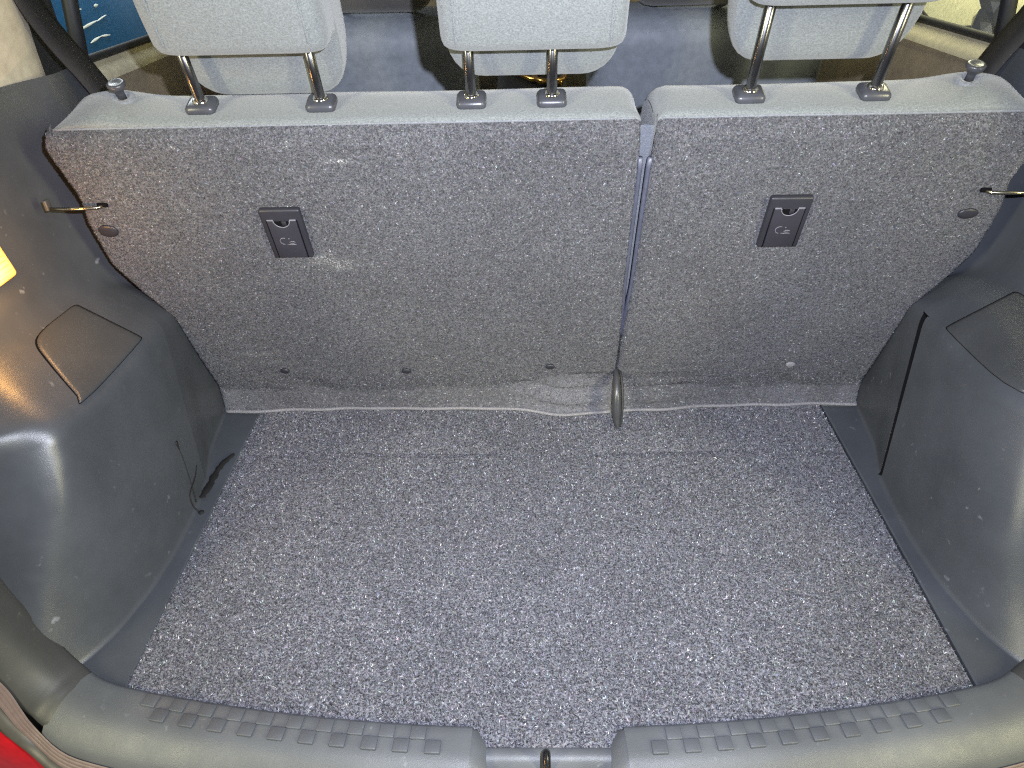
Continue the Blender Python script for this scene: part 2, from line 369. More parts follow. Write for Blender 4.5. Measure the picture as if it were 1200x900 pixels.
def section(y, sgn=-1):
    """inner profile of the side trim at car station y as (distance from centre plane, y, z) plus index marks"""
    xf, L, zt = itp(y, FLX) if abs(y - 0.86) < 0.04 else sm(y, FLX, 0.02), sm(y, LEAN, 0.02), sm(y, ZT)
    P0 = np.array((xf, -0.004)); P1 = np.array((xf + L * zt, zt)); P2 = np.array((sm(y, X2), sm(y, Z2))); P3 = np.array((sm(y, X3), 0.565))
    if P2[0] < P1[0] + 0.03: P2[0] = P1[0] + 0.03
    pts = []
    def seg(a, b, n): pts.extend([a + (b - a) * k / n for k in range(n)])
    def bez(a, c, b, n): pts.extend([a * (1 - k / n) ** 2 + c * 2 * (k / n) * (1 - k / n) + b * (k / n) ** 2 for k in range(n)])
    u = lambda a, b: (b - a) / np.linalg.norm(b - a)
    r1 = 0.018; r2 = min(0.022, 0.4 * np.linalg.norm(P2 - P1)); r1 = min(r1, 0.4 * np.linalg.norm(P2 - P1))
    if y > 0.87: k_ = min(1, (y - 0.87) / 0.05); r1 *= 1 - 0.6 * k_; r2 *= 1 - 0.6 * k_
    rf = 0.007
    seg(P0 + np.array((-rf, 0.0025)), P0 + np.array((-rf * .98, 0.0026)), 1)
    bez(P0 + np.array((-rf, 0.0026)), P0 + np.array((0, 0.003)), P0 + u(P0, P1) * rf + np.array((0, 0.003)), 4)
    seg(P0 + u(P0, P1) * rf + np.array((0, 0.003)), P1 - u(P0, P1) * r1, 14)
    bez(P1 - u(P0, P1) * r1, P1, P1 + u(P1, P2) * r1, 7)
    i1 = len(pts)
    seg(P1 + u(P1, P2) * r1, P2 - u(P1, P2) * r2, 9)
    i2 = len(pts)
    bez(P2 - u(P1, P2) * r2, P2, P2 + u(P2, P3) * r2, 7)
    seg(P2 + u(P2, P3) * r2, P3, 12); pts.append(P3)
    out = []
    for x, z in pts:
        ey = 0.56 + 0.66 * (z - 0.108)
        if z > 0.296: ey = 0.684 + 0.15 * (z - 0.296)
        if sgn > 0: ey += 0.045
        q = min(1, max(0, (ey - y) / (0.024 if sgn < 0 else 0.06))); q = q * q * (3 - 2 * q)
        x = x + (0.95 * sp_(ey - y, 0.006 if sgn < 0 else 0.018) + q * (0.75 if sgn < 0 else 0.35) * min(0.14, max(0, 0.272 - z))) * min(1, max(0, (z + 0.0) / 0.05))
        sh = 0.35 * min(max(z, 0), 0.235) * math.exp(-((y - 0.885) / 0.13) ** 2)
        out.append((x, y + sh, z))
    return out, i1, i2
STN = sorted(set([round(0.44 + 0.0075 * i, 4) for i in range(93)] + [0.8560, 0.8605, 0.8655]))
STN = [y for y in STN if y in (0.8560, 0.8605, 0.8655) or abs(y - 0.8605) > 0.006]
SECS = {k: [section(y, k) for y in STN] for k in (-1, 1)}; SEC = SECS[-1]; NP = len(SEC[0][0]); I1, I2 = SEC[0][1], SEC[0][2]
KG = STN.index(0.8605)
def surf(y, v, off=0.0):                 # point on the shelf face, v from inner edge (0) to outer edge (1)
    def at(yy, vv):
        k = min(max(np.searchsorted(STN, yy) - 1, 0), len(STN) - 2); t = (yy - STN[k]) / (STN[k + 1] - STN[k])
        q = I1 + vv * (I2 - I1); j = min(int(math.floor(q)), NP - 2); s = q - j
        g = lambda a, b: np.array(SEC[a][0][b])
        return (g(k, j) * (1 - s) + g(k, j + 1) * s) * (1 - t) + (g(k + 1, j) * (1 - s) + g(k + 1, j + 1) * s) * t
    p = at(y, v)
    if off:
        a = at(y + 0.004, v) - at(y - 0.004, v); c = at(y, v + 0.06) - at(y, v - 0.06); n = np.cross(a, c); n /= np.linalg.norm(n)
        if n[2] < 0: n = -n
        p = p + n * off
    return p
side_things = {}
for sgn, groove in ((-1, 0.0012), (1, 0.02)):
    SEC = SECS[sgn]
    lab = ('dark plastic wheel arch trim with lit lamp above it' if sgn < 0 else 'dark plastic wheel arch trim split by a black panel gap')
    root = thing('side_trim', (sgn * 0.58, 0.8, 0), lab, 'trim panel', 'boot side trims'); side_things[sgn] = root
    for nm, k0, k1 in (('wheel_arch_panel', 0, KG if sgn < 0 else KG - 1), ('seat_side_panel', KG if sgn < 0 else KG + 1, len(STN) - 1)):
        vs = [(sgn * x, y, z) for k in range(k0, k1 + 1) for x, y, z in SEC[k][0]]
        o = mesh(nm, vs, grid_faces(k1 - k0 + 1, NP, flip=(sgn > 0)), M_TRIM); fixp(o, root)
    if sgn > 0:
        vs = []
        for k in (KG - 1, KG, KG + 1):
            for j, (x, y, z) in enumerate(SEC[k][0]): vs.append((x + ((0.010 if k == KG else 0.0004) if j < I1 - 3 else -0.0002), y + (k - KG) * (0.0005 if j < I1 - 3 else 0.004), z))
        js = [t for t in grid_faces(3, NP, flip=True)]
        lo = [t for t in js if max(q % NP for q in t) < I1 - 2]; hi = [t for t in js if max(q % NP for q in t) >= I1 - 2]
        fixp(mesh('panel_gap', vs, lo, M_BLACK), root); fixp(mesh('shelf_joint', vs, hi, M_TRIM), root)
    # storage lid
    def outline(ins):
        c = [(0.704 + ins, -0.22 + ins * 9), (0.823 - ins, -0.22 + ins * 9), (0.823 - ins, 1.08 - ins * 9), (0.759 + ins, 1.08 - ins * 9)]
        rad = [0.006, 0.006, 0.010, 0.030]; pts = []
        for q in range(4):
            # corner rounding in (y, v/9) space
            p = np.array([c[q][0], c[q][1] / 9]); a = np.array([c[q - 1][0], c[q - 1][1] / 9]); b2 = np.array([c[(q + 1) % 4][0], c[(q + 1) % 4][1] / 9])
            ua = (a - p) / np.linalg.norm(a - p); ub = (b2 - p) / np.linalg.norm(b2 - p); r = rad[q]
            for k in range(9):
                t = k / 8; e = (p + ua * r) * (1 - t) ** 2 + p * 2 * t * (1 - t) + (p + ub * r) * t * t; pts.append((e[0], e[1] * 9))
            nxt = np.array([c[(q + 1) % 4][0], c[(q + 1) % 4][1] / 9]); st = p + ub * r; en = nxt - ub * rad[(q + 1) % 4]
            for k in range(1, 6):
                e = st + (en - st) * k / 6; pts.append((e[0], e[1] * 9))
        return pts
    base = outline(0.0); inn = outline(0.0012); n = len(base); cen = np.mean(np.array(base), 0)
    vs = [surf(*p, -0.001) for p in outline(0.0002)] + [surf(*p, 0.0022) for p in inn]
    for sc in (0.93, 0.8, 0.62, 0.42, 0.2):
        vs += [surf(cen[0] + (p[0] - cen[0]) * sc, cen[1] + (p[1] - cen[1]) * sc, 0.0028) for p in inn]
    vs.append(surf(cen[0], cen[1], 0.0028)); vs = [(sgn * p[0], p[1], p[2]) for p in vs]
    f = grid_faces(7, n, False, True, flip=(sgn < 0)); k = len(vs) - 1
    f += [(((6 * n + i), (6 * n + (i + 1) % n), k) if sgn < 0 else ((6 * n + (i + 1) % n), (6 * n + i), k)) for i in range(n)]
    lid = mesh('storage_lid', vs, f, M_LID); fixp(lid, root)
    vs = [surf(*p, 0.0006) for p in outline(-0.0010)] + [surf(*p, 0.0006) for p in outline(0.0016)]
    o = mesh('lid_gap', [(sgn * p[0], p[1], p[2]) for p in vs], grid_faces(2, n, False, True, flip=(sgn < 0)), M_BLACK); fixp(o, root)

# ------------------------------------------------------------------ sill, opening trim, seals, body
APTS = [(-0.515, .512, .007), (-0.548, .530, .012), (-0.574, .543, .038), (-0.594, .549, .085), (-0.607, .553, .14), (-0.622, .566, .22), (-0.636, .590, .34), (-0.650, .62, .48)]
def apath(sgn):
    xi = 0.079 if sgn < 0 else 0.085
    flat = [(-x, ysill(x), 0.007) for x in [xi + (0.46 - xi) * i / 6 for i in range(7)]]
    return [Vector((-sgn * p[0] * 1.0, p[1], p[2])) for p in cr(flat + APTS, 6)]
def sweep(name, path, prof, mat, parent, flip=False, closed=False, wide=0.0, wide_o=0.0):
    vs = []; n = len(path)
    for i, p in enumerate(path):
        t = (path[min(i + 1, n - 1)] - path[max(i - 1, 0)]).normalized()
        q = Vector((0, -1, 0)); q = (q - t * q.dot(t)).normalized(); o_ = t.cross(q) * (1 if p.x > 0 else -1)
        k = min(1, max(0, (0.575 - abs(p.x)) / 0.075)); k = k * k * (3 - 2 * k)
        for a, b2 in prof: vs.append(p + q * (a + wide * k) + o_ * (b2 + wide_o * k))
    o = mesh(name, vs, grid_faces(n, len(prof), False, closed, flip), mat)
    return fixp(o, parent)
sill = thing('boot_sill', (0, 0.42, 0), 'grey plastic sill plate with checkered tread squares and latch notch', 'sill')
prof_sill = [(-0.002, 0.02), (0.0, 0.0035), (0.0015, 0.001), (0.005, -0.0005), (0.012, -0.001), (0.02, -0.001), (0.03, -0.001), (0.037, 0.0), (0.043, 0.002), (0.050, 0.006), (0.058, 0.0125), (0.0635, 0.019), (0.0655, 0.025), (0.064, 0.032)]
prof_wide = prof_sill[:-3] + [(0.067, 0.021), (0.074, 0.033), (0.077, 0.045)]
for sgn, xi in ((-1, -0.079), (1, 0.085)):
    p = apath(sgn); i0 = min(range(len(p)), key=lambda i: abs(abs(p[i].x) - 0.535)); p = p[:i0 + 1]
    sweep('sill_plate', p, prof_wide, M_SILL, sill, flip=(sgn < 0))
    vs = [(xi + sgn * 0.006, ysill(xi) - a - 0.0006, 0.0066 - b2) for a, b2 in prof_wide]
    vs += [(xi - sgn * (0.004 + 0.011 * min(1, max(0, a) / 0.02)), ysill(xi) - a - 0.001, 0.007 - b2 - 0.004) for a, b2 in prof_wide]
    vs += [(xi - sgn * (0.006 + 0.013 * min(1, max(0, a) / 0.02)), ysill(xi) - a - 0.001, 0.007 - b2 - 0.045) for a, b2 in prof_wide]
    fixp(mesh('sill_end', vs, grid_faces(3, len(prof_wide), flip=(sgn > 0)), M_SILL), sill)
# tread squares: two rows, each square its own piece
pitch = 0.0172; tread_me = rbox_mesh('tread_square', 0.0170, 0.0149, 0.0044, 0.0011, 2); tread_me.materials.append(M_TREAD)
tread_me.polygons.foreach_set('use_smooth', [True] * len(tread_me.polygons))
for row, d in enumerate((0.0125, 0.0275)):
    i = -30
    while i < 31:
        x = i * pitch
        if (i + row) % 2 == 0 and (x < -0.105 or x > 0.112) and abs(x) < (0.452 if row else 0.465):
            o = bpy.data.objects.new('tread_square', tread_me); COL.objects.link(o); o.parent = sill
            o.location = Vector((x, ysill(x) - d, 0.0084)) - sill.location
            o.rotation_euler.z = math.atan(0.42 * x)
        i += 1
# notch: step, hole, striker
vs = []
prof_n = [(0.4365, -0.010), (0.4355, -0.003), (0.432, -0.0005), (0.424, -0.001), (0.419, -0.004), (0.414, -0.012), (0.408, -0.02), (0.39, -0.025), (0.37, -0.04)]
for x in [-0.10 + 0.2 * i / 16 + 0.003 for i in range(17)]:
    for y, z in prof_n: vs.append((x, y, z))
o = mesh('notch_step', vs, grid_faces(17, len(prof_n)), M_SILL); fixp(o, sill)
lathe('striker_hole', [(0.0001, 0.003), (0.010, 0.003), (0.013, 0.002), (0.014, -0.004)], Matrix.Translation((0.0, 0.405, -0.019)), M_BLACK, sill)
st = cr([(0, 0.412, -0.06), (0, 0.413, -0.02), (0, 0.4150, 0.014), (0, 0.412, 0.027), (0, 0.403, 0.031), (0, 0.388, 0.030), (0, 0.37, 0.024)], 5)
lt = tube('latch_striker', st, 0.0046, M_METAL, None, 10); tag(lt, 'bare steel latch striker loop standing in the sill notch', 'latch')
# opening trims and seals either side
openings = {}
for sgn in (-1, 1):
    p = apath(sgn)
    i0 = min(range(len(p)), key=lambda i: abs(abs(p[i].x) - 0.535))
    ot = thing('opening_trim', (sgn * 0.6, 0.5, 0), 'dark plastic trim band curving up the tailgate opening beside ' + ('the red body' if sgn < 0 else 'the split wheel arch trim'), 'trim panel', 'tailgate opening trims'); openings[sgn] = ot
    sweep('trim_band', [q - Vector((0, 0, 0.0012)) if j < 3 else q for j, q in enumerate(p[i0 - 2:])], prof_sill, M_OPEN, ot, flip=(sgn < 0))
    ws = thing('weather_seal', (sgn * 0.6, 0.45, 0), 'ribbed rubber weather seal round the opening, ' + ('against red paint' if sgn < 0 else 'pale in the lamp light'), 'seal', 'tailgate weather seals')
    rib = []
    for k in range(13):
        a = 0.066 + 0.009 * k / 12 + (0.0016 if k % 3 == 1 else 0); b2 = 0.021 + 0.014 * k / 12
        rib.append((a, b2))
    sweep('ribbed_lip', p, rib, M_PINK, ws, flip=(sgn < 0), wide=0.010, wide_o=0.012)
    circ = [(0.073 + 0.0095 * math.cos(2 * math.pi * k / 14), 0.047 + 0.0095 * math.sin(2 * math.pi * k / 14)) for k in range(14)]
    sweep('seal_tube', p, circ, M_RUB, ws, closed=True, wide=0.010, wide_o=0.012)
    circ = [(0.066 + 0.008 * math.cos(2 * math.pi * k / 12), 0.070 + 0.009 * math.sin(2 * math.pi * k / 12)) for k in range(12)]
    sweep('outer_lip', p, circ, M_RUB, ws, closed=True, wide=0.010, wide_o=0.012)
    sweep('seal_channel', p, [(0.060, 0.018), (0.062, 0.03), (0.060, 0.055), (0.054, 0.09)], M_BLACK, ws, wide=0.010, wide_o=0.012)
    bd = sweep('body_panel', p, [(0.03, 0.072), (0.060, 0.074), (0.068, 0.078), (0.072, 0.090), (0.068, 0.14), (0.04, 0.24)], M_RED, ot, wide=0.010, wide_o=0.012)
    bw = bd.matrix_world
    bd.parent = None; bd.location = (0, 0, 0)
    tag(bd, 'glossy red body panel outside the weather seal ' + ('below the lit lamp side' if sgn < 0 else 'on the split trim side'), 'car body', 'red body panels')

# ------------------------------------------------------------------ rear seat backs
OUTER = [(-0.03, .553), (0.24, .558), (0.30, .585), (0.35, .604), (0.42, .604), (0.46, .596), (0.50, .602), (0.532, .606), (0.545, .601), (0.555, .592), (0.60, .588)]
def gapw(s): return 0.0015 + 0.012 * min(1, max(0, (s - 0.165) / 0.12)) + 0.007 * min(1, max(0, (s - 0.49) / 0.06))
GX = 0.132
def xr(which, s):
    o_ = itp(s, OUTER)
    return (-o_, GX - gapw(s) * 0.45) if which == 'wide' else (GX + gapw(s) * 0.55, o_)
def wav(x, s, k):                       # creases in the skirt near the strap loop
    return 0.0
def build_seat(which, label, gx):
    root = thing('rear_seat_back', (gx, Y0, 0), label, 'car seat', 'folding rear seat backs')
    # carpeted back: skirt rows and main rows
    def ts(n):
        t = [0, 0.004, 0.010, 0.02] + [0.02 + 0.96 * i / n for i in range(1, n)] + [0.98, 0.990, 0.996, 1]
        return t
    n = 70 if which == 'wide' else 46; tt = ts(n)
    def edgew(t, s):                     # rounding near the left and right borders
        a, b2 = xr(which, s); wid = b2 - a; d = min(t, 1 - t) * wid; r = 0.012
        return 0 if d >= r else -(r - math.sqrt(max(0, r * r - (r - d) ** 2)))
    srow = [-0.002, 0.001, 0.005, 0.011, 0.018, 0.026, 0.034, 0.042, 0.050, 0.056, 0.062, 0.07] + [0.08 + 0.44 * i / 40 for i in range(41)] + [0.525, 0.529, 0.533, 0.537, 0.541, 0.5445, 0.5475, 0.5495, 0.551]
    def flare_top(x):
        return 0.050 + 0.006 * math.sin(9 * x + 1) + 0.022 * math.exp(-((x - 0.06) / 0.08) ** 2) + 0.012 * math.exp(-((x - 0.2) / 0.06) ** 2)
    def flare(x, s):
        s0 = flare_top(x)
        fl_ = max(0, (s0 - s) / 0.06)
        wv = 0.032 * fl_ ** 1.15 + 0.0016 * math.sin(23 * x) * fl_ + 0.0011 * math.sin(61 * x + 90 * s) * fl_
        e = max(0, min(1, (0.105 - s) / 0.04)) * max(0, min(1, (s + 0.01) / 0.03))
        wv += math.exp(-((x - 0.055) / 0.07) ** 2) * (0.0058 * math.sin(s * 200 + 12 * x) + 0.004 * math.sin(46 * x)) * e
        wv += math.exp(-((x - 0.21) / 0.055) ** 2) * 0.005 * math.sin(s * 215 + 1) * e
        wv += (math.exp(-((x + 0.40) / 0.06) ** 2) + math.exp(-((x - 0.42) / 0.06) ** 2)) * 0.0045 * math.sin(48 * x + 70 * s) * e
        return wv
    vs = []
    for t in tt:
        for s in srow:
            a, b2 = xr(which, s); x = a + (b2 - a) * t
            wv = 0.010 * math.sin(math.pi * min(1, max(0, (s - 0.02) / 0.52))) ** 0.8 if s < 0.54 else 0
            if s > 0.525: wv = 0.0015 - 0.03 * (1 - math.cos(math.asin((s - 0.525) / 0.03)))
            wv += 0.0016 * math.sin(11 * x + 5 * s) * math.sin(8 * s)
            p = S(x, s, wv + edgew(t, s) + flare(x, s)); p.z = max(p.z, 0.0012 + (0.002 if s > -0.001 else 0))
            vs.append(p)
    wv_ = [];
    for t in tt:
        for s in srow:
            a, b2 = xr(which, s); x = a + (b2 - a) * t
            k = min(1, max(0, (flare_top(x) + 0.004 - s) / 0.016))
            wv_.append(k * min(1, 0.08 + 0.8 * math.exp(-((x - 0.05) / 0.085) ** 2) + 0.5 * (abs(x) > 0.515) + 0.45 * math.exp(-((x - 0.44) / 0.05) ** 2)))
    bp = mesh('back_panel', vs, grid_faces(len(tt), len(srow), flip=True), M_BACKC); fixp(bp, root)
    bp.data.attributes.new('worn', 'FLOAT', 'POINT').data.foreach_set('value', wv_)
    pal = [(34, .052, .052, .061), (28, .12, .12, .134), (20, .22, .22, .24), (9, .46, .46, .50), (7, .15, .15, .26), (2, .20, .19, .16)]
    fibres('back_panel_pile', bp, 170000 if which == 'wide' else 105000, (0.0016, 0.0032), (0.0006, 0.0012), (0.0, 0.3), pal, root, 5 if which == 'wide' else 6,
           outward=(-G), clump=(0.0018, 1.0, 1.8), stains=[(-.300, 0, .335, .012, .008, .35), (-.275, 0, .325, .016, .009, .28), (-.33, 0, .345, .01, .006, .2), (-.245, 0, .485, .014, .003, .4), (-.05, 0, .43, .03, .01, .05), (-.46, 0, .14, .03, .004, .18), (-.44, 0, .12, .05, .006, .08), (.30, 0, .12, .05, .006, .05)],
           extra=lambda c, nn: c[:, 2] > 0.044 + 0.006 * np.sin(9 * c[:, 0] + 1) + 0.004 * np.sin(31 * c[:, 0] + 1) + 0.026 * np.exp(-((c[:, 0] - 0.05) / 0.06) ** 2))
    pal2 = [(30, .07, .07, .08), (30, .15, .15, .168), (25, .26, .26, .285), (12, .42, .42, .46)]
    fibres('flap_pile', bp, 17000 if which == 'wide' else 11000, (0.0015, 0.003), (0.0006, 0.0012), (0.0, 0.2), pal2, root, 8, outward=(-G), clump=(0.0022, 1.3, 2.0),
           extra=lambda c, nn: (c[:, 2] < 0.075) & (c[:, 2] > 0.003))
    hem = []
    for t in tt[2:-2]:
        a, b2 = xr(which, 0.003); x = a + (b2 - a) * t; fl_ = 0.93
        h_ = S(x, 0.004, 0.002 + flare(x, 0.004)); h_.z = max(h_.z, 0.004); hem.append(h_)
    tube('hem_stitch', hem, 0.0026, M_SKIRT, root, 6)
    # fabric shoulder over the top
    prof = [(0.543, -0.018), (0.5500, -0.0150), (0.5522, -0.0135), (0.5545, -0.0150), (0.5564, -0.0195), (0.5573, -0.027), (0.557, -0.036), (0.556, -0.048), (0.5545, -0.06), (0.5525, -0.072), (0.549, -0.084), (0.5435, -0.096), (0.535, -0.107), (0.522, -0.117), (0.50, -0.125), (0.40, -0.135), (0.15, -0.15)]
    vs = []
    for t in tt:
        for i, (s, wv) in enumerate(prof):
            a, b2 = xr(which, min(s, 0.56)); x = a + (b2 - a) * t
            d = min(t, 1 - t) * (b2 - a)
            outer = (t < 0.5) == (which == 'wide')
            r = 0.036 if outer else 0.020
            drop = 0 if d >= r else (r - math.sqrt(max(0, r * r - (r - d) ** 2)))
            k = min(1, max(0, (-wv - 0.006) / 0.04))
            bumpu = 0.010 * math.exp(-((abs(x) - 0.535) / 0.045) ** 2) * k
            s2 = s + bumpu - drop * k * 1.0
            vs.append(S(x, s2, wv + 0.0012 * math.sin(17 * x + 30 * wv) * k))
    o = mesh('shoulder_cover', vs, grid_faces(len(tt), len(prof), flip=True), M_FAB); fixp(o, root)
    # seam between carpet and shoulder fabric
    a, b2 = xr(which, 0.554)
    tube('shoulder_seam', [S(a + (b2 - a) * t, 0.5512, -0.0142) for t in tt[2:-2]], 0.0016, M_FABD, root, 6)
    # side wall of the cushion facing the gap and its outer edge
    for e in (0, 1):
        outer = (e == 0) == (which == 'wide'); rr_ = 0.036 if outer else 0.020
        vs = []; sr2 = [0, 0.2, 0.3, 0.45, 0.6, 0.75, 0.85, 0.93, 1.0]
        cols = [(s_ - rr_ * min(1, max(0, (-w_ - 0.006) / 0.04)) + 0.0006, w_) for s_, w_ in prof[1:14]]
        for q in sr2:
            for st_, wv in cols:
                s_ = q * st_; vs.append(S(xr(which, min(s_, 0.56))[e], s_, wv if q == 1 else min(wv, -0.012)))
        o = mesh('side_face', vs, grid_faces(len(sr2), len(cols), flip=(e == 1)), M_FABD if outer else M_FAB); fixp(o, root)
    # vinyl piping down the split
    e = 1 if which == 'wide' else 0; sg = 1 if which == 'wide' else -1
    tube('edge_piping', [S(xr(which, s)[e] + sg * 0.0010, s, -0.0045) for s in [0.168 + 0.335 * i / 24 for i in range(25)]], 0.0038, M_PIPE, root, 8)
    if which == 'narrow':
        vs = []
        for i in range(21):
            s = 0.15 + 0.385 * i / 20
            for x in (GX - 0.013, GX, GX + 0.013): vs.append(S(x, s, -0.022 - (0.004 if x == GX else 0)))
        fixp(mesh('split_gusset', vs, grid_faces(21, 3, flip=True), M_FABD), root)
    return root
seatL = build_seat('wide', 'wider grey carpeted rear seat back carrying two headrests', -0.23)
seatR = build_seat('narrow', 'narrower grey carpeted rear seat back carrying one raised headrest', 0.37)

def disc(name, x, s, rx, ry, h, mat, parent):
    Mx = seatM(x, s, 0.009) @ Matrix.Diagonal((rx, ry, h, 1))
    lathe(name, [(1.0, -0.6), (1.0, 0.1), (0.92, 0.5), (0.7, 0.85), (0.35, 1.0), (0.001, 1.02)], Mx, mat, parent, 20)
for x, s in ((-0.421, .105), (-0.218, .101), (0.021, .108)): disc('trim_clip', x, s, .0075, .0055, .0022, M_PLATE, seatL)
disc('trim_clip', 0.414, .107, .0075, .0055, .0022, M_SKIRT, seatR)
disc('trim_cap', -0.577, .411, .013, .010, .0022, M_PLATE, seatL); disc('trim_cap', 0.559, .417, .013, .008, .0022, M_PLATE, seatR)

# child-seat anchor covers
def arc_pts(cx, cy, r, a0, a1, n, z): return [(cx + r * math.cos(a0 + (a1 - a0) * i / n), cy + r * math.sin(a0 + (a1 - a0) * i / n), z) for i in range(n + 1)]
def anchor_cover(x, s, root):
    M0 = seatM(x, s, 0.0095)
    fr_ = rbox('anchor_cover', M0 @ Matrix.Translation((0, 0, 0.0015)), (0.054, 0.083, 0.009), 0.0028, M_PLATE, root, 3)
    def part(name, vs, f, mat): return fixp(mesh(name, [M0 @ Vector(v) for v in vs], f, mat), fr_)
    rbox('flap', M0 @ Matrix.Translation((0, -0.0065, 0.0066)), (0.0385, 0.064, 0.0022), 0.0008, M_FLAP, fr_, 2)
    for sx in (-1, 1):
        rbox('flap_slot', M0 @ Matrix.Translation((sx * 0.0202, -0.0075, 0.0061)), (0.0014, 0.066, 0.0005), 0.0002, M_BLACK, fr_, 1)
        rbox('flap_tab', M0 @ Matrix.Translation((sx * 0.0150, 0.0262, 0.0070)), (0.0085, 0.0018, 0.0020), 0.0006, M_MARK, fr_, 2)
    a = arc_pts(0, 0.0258, 0.0105, -math.pi, 0, 16, 0.0079); part('finger_recess', a, [tuple(range(17))], M_BLACK)
    v, f = tube_mesh(arc_pts(0, 0.0258, 0.0108, -math.pi, 0, 16, 0.0079), 0.0007, 6); part('recess_lip', v, f, M_MARK)
    rbox('latch_tongue', M0 @ Matrix.Translation((0.003, 0.0215, 0.0081)), (0.006, 0.007, 0.0006), 0.0002, M_PLATE, fr_, 1)
    # moulded child-seat pictogram
    vs, fs = [], []
    def add(path, r):
        v, f = tube_mesh(path, r, 5); k = len(vs); vs.extend(v); fs.extend([tuple(q + k for q in t) for t in f])
    z = 0.0079
    add(arc_pts(-0.005, -0.009, 0.0055, math.pi * 0.35, math.pi * 1.5, 10, z), 0.0005)
    add([(0.0015, -0.0048, z), (0.0030, -0.0050, z)], 0.0006)
    add([(0.001, -0.0118, z), (0.004, -0.0098, z), (0.008, -0.0098, z), (0.0095, -0.0118, z)], 0.0005)
    add([(-0.002, -0.0148, z), (0.010, -0.0148, z)], 0.0005)
    add([(0.002, -0.0128, z), (0.008, -0.0128, z)], 0.0004)
    part('moulded_symbol', vs, fs, M_MARK)
anchor_cover(-0.336, .405, seatL); anchor_cover(0.323, .411, seatR)

# lock knobs, guides, headrests
def top_at(x, g):                        # point on the shoulder fabric top, g forward of the back plane
    s = itp(g, [(0.0055, .5545), (0.009, .5562), (0.015, .5572), (0.025, .5575), (0.036, .557), (0.048, .556), (0.06, .5545), (0.072, .5525)])
    return S(x, s + 0.010 * math.exp(-((abs(x) - 0.535) / 0.045) ** 2), -g)
UPM = lambda p, tilt=0.0: Matrix.Translation(p) @ Matrix.Rotation(R, 4, 'X')
def knob(x, root):
    p = top_at(x, 0.062)
    kb = lathe('lock_knob', [(0.0052, -0.004), (0.0050, 0.007), (0.0058, 0.010), (0.0098, 0.0145), (0.0112, 0.0175), (0.0112, 0.0200), (0.0100, 0.0212), (0.0075, 0.0212), (0.004, 0.0205), (0.0002, 0.0203)], UPM(p), M_GUIDE, root)
    lathe('knob_bezel', [(0.0165, -0.006), (0.0165, 0.0005), (0.014, 0.0025), (0.0095, 0.0025), (0.0085, -0.002)], UPM(p), M_FABD, kb)
knob(-0.513, seatL); knob(0.519, seatR)
def headrest(root, xc, sp, padx, halfw, h0, h1, post_g=0.045):
    hr = None
    base = top_at(xc, post_g)
    def L(x, h, g): return Vector((x, base.y, base.z)) + V * h + G * g
    # pad: L-shaped profile (g forward, h up) swept along x
    prof = [(-0.035, h0 + 0.012), (-0.030, h0 + 0.004), (-0.020, h0), (0.0, h0 - 0.001), (0.012, h0 - 0.004), (0.018, h0 - 0.02), (0.022, h1 + 0.022), (0.028, h1 + 0.006), (0.040, h1), (0.062, h1 + 0.002), (0.076, h1 + 0.012), (0.084, h1 + 0.035), (0.086, h0 + 0.05), (0.078, h0 + 0.12), (0.055, h0 + 0.158), (0.020, h0 + 0.166), (-0.015, h0 + 0.155), (-0.032, h0 + 0.12), (-0.038, h0 + 0.06), (-0.037, h0 + 0.03)]
    P = cr([(a, b2, 0) for a, b2 in prof] + [(prof[0][0], prof[0][1], 0)], 4)[:-1]
    cg = sum((p.x for p in P)) / len(P); ch = h0 + 0.08
    stn = []
    for d, sc in ((0.0, 0.0), (0.0, 0.55), (0.0015, 0.78), (0.005, 0.89), (0.010, 0.945), (0.017, 0.978), (0.027, 0.995), (0.036, 1.0), (0.045, 1.0)):
        stn.append((-halfw + d, sc))
    stn = stn + [(0, 1.0)] + [(-a, b2) for a, b2 in reversed(stn)]
    lipr = lambda x, p: (0 if p.y > h0 or abs(x) < halfw - 0.045 else (0.045 - math.sqrt(max(0, 0.045 ** 2 - (abs(x) - halfw + 0.045) ** 2))) * 0.9 * min(1, (h0 - p.y) / 0.05))
    vs = [L(xc + padx + x, lipr(x, p) + ch + (p.y - ch) * (1 - (1 - sc) * (0.5 if p.y > ch else 0.45)) if sc > 0 else ch, cg + (p.x - cg) * sc) for x, sc in stn for p in P]
    hr = mesh('headrest', vs, grid_faces(len(stn), len(P), False, True, True), M_FAB); fixp(hr, root)
    for sx in (-1, 1):
        seam = [L(xc + padx + sx * (halfw - 0.019), h, g) for h, g in ((h0 + 0.001, -0.019), (h0 + 0.008, -0.031), (h0 + 0.02, -0.0355), (h0 + 0.04, -0.0365), (h0 + 0.07, -0.0372), (h0 + 0.10, -0.034), (h0 + 0.13, -0.026), (h0 + 0.155, -0.012))]
        tube('headrest_seam', seam, 0.0014, M_FAB, hr, 6)
        post = [L(xc + sx * sp / 2, h, 0) for h in (-0.02, 0.0, 0.03, h0 + 0.02)]
        tube('headrest_post', post, 0.0062, M_METAL, hr, 16)
        p = L(xc + sx * sp / 2, 0, 0)
        gd = rbox('headrest_guide', UPM(p) @ Matrix.Translation((0, 0, 0.0035)), (0.036, 0.031, 0.014), 0.0066, M_GUIDE, root, 4)
        lathe('post_collar', [(0.0095, 0.006), (0.0095, 0.0115), (0.0082, 0.0135), (0.0066, 0.0138)], UPM(p), M_CHROME, gd, 20)
    return hr
headrest(seatL, -0.336, 0.147, 0.007, 0.099, 0.080, -0.004)
headrest(seatL, -0.031, 0.097, 0.026, 0.103, 0.078, 0.014)
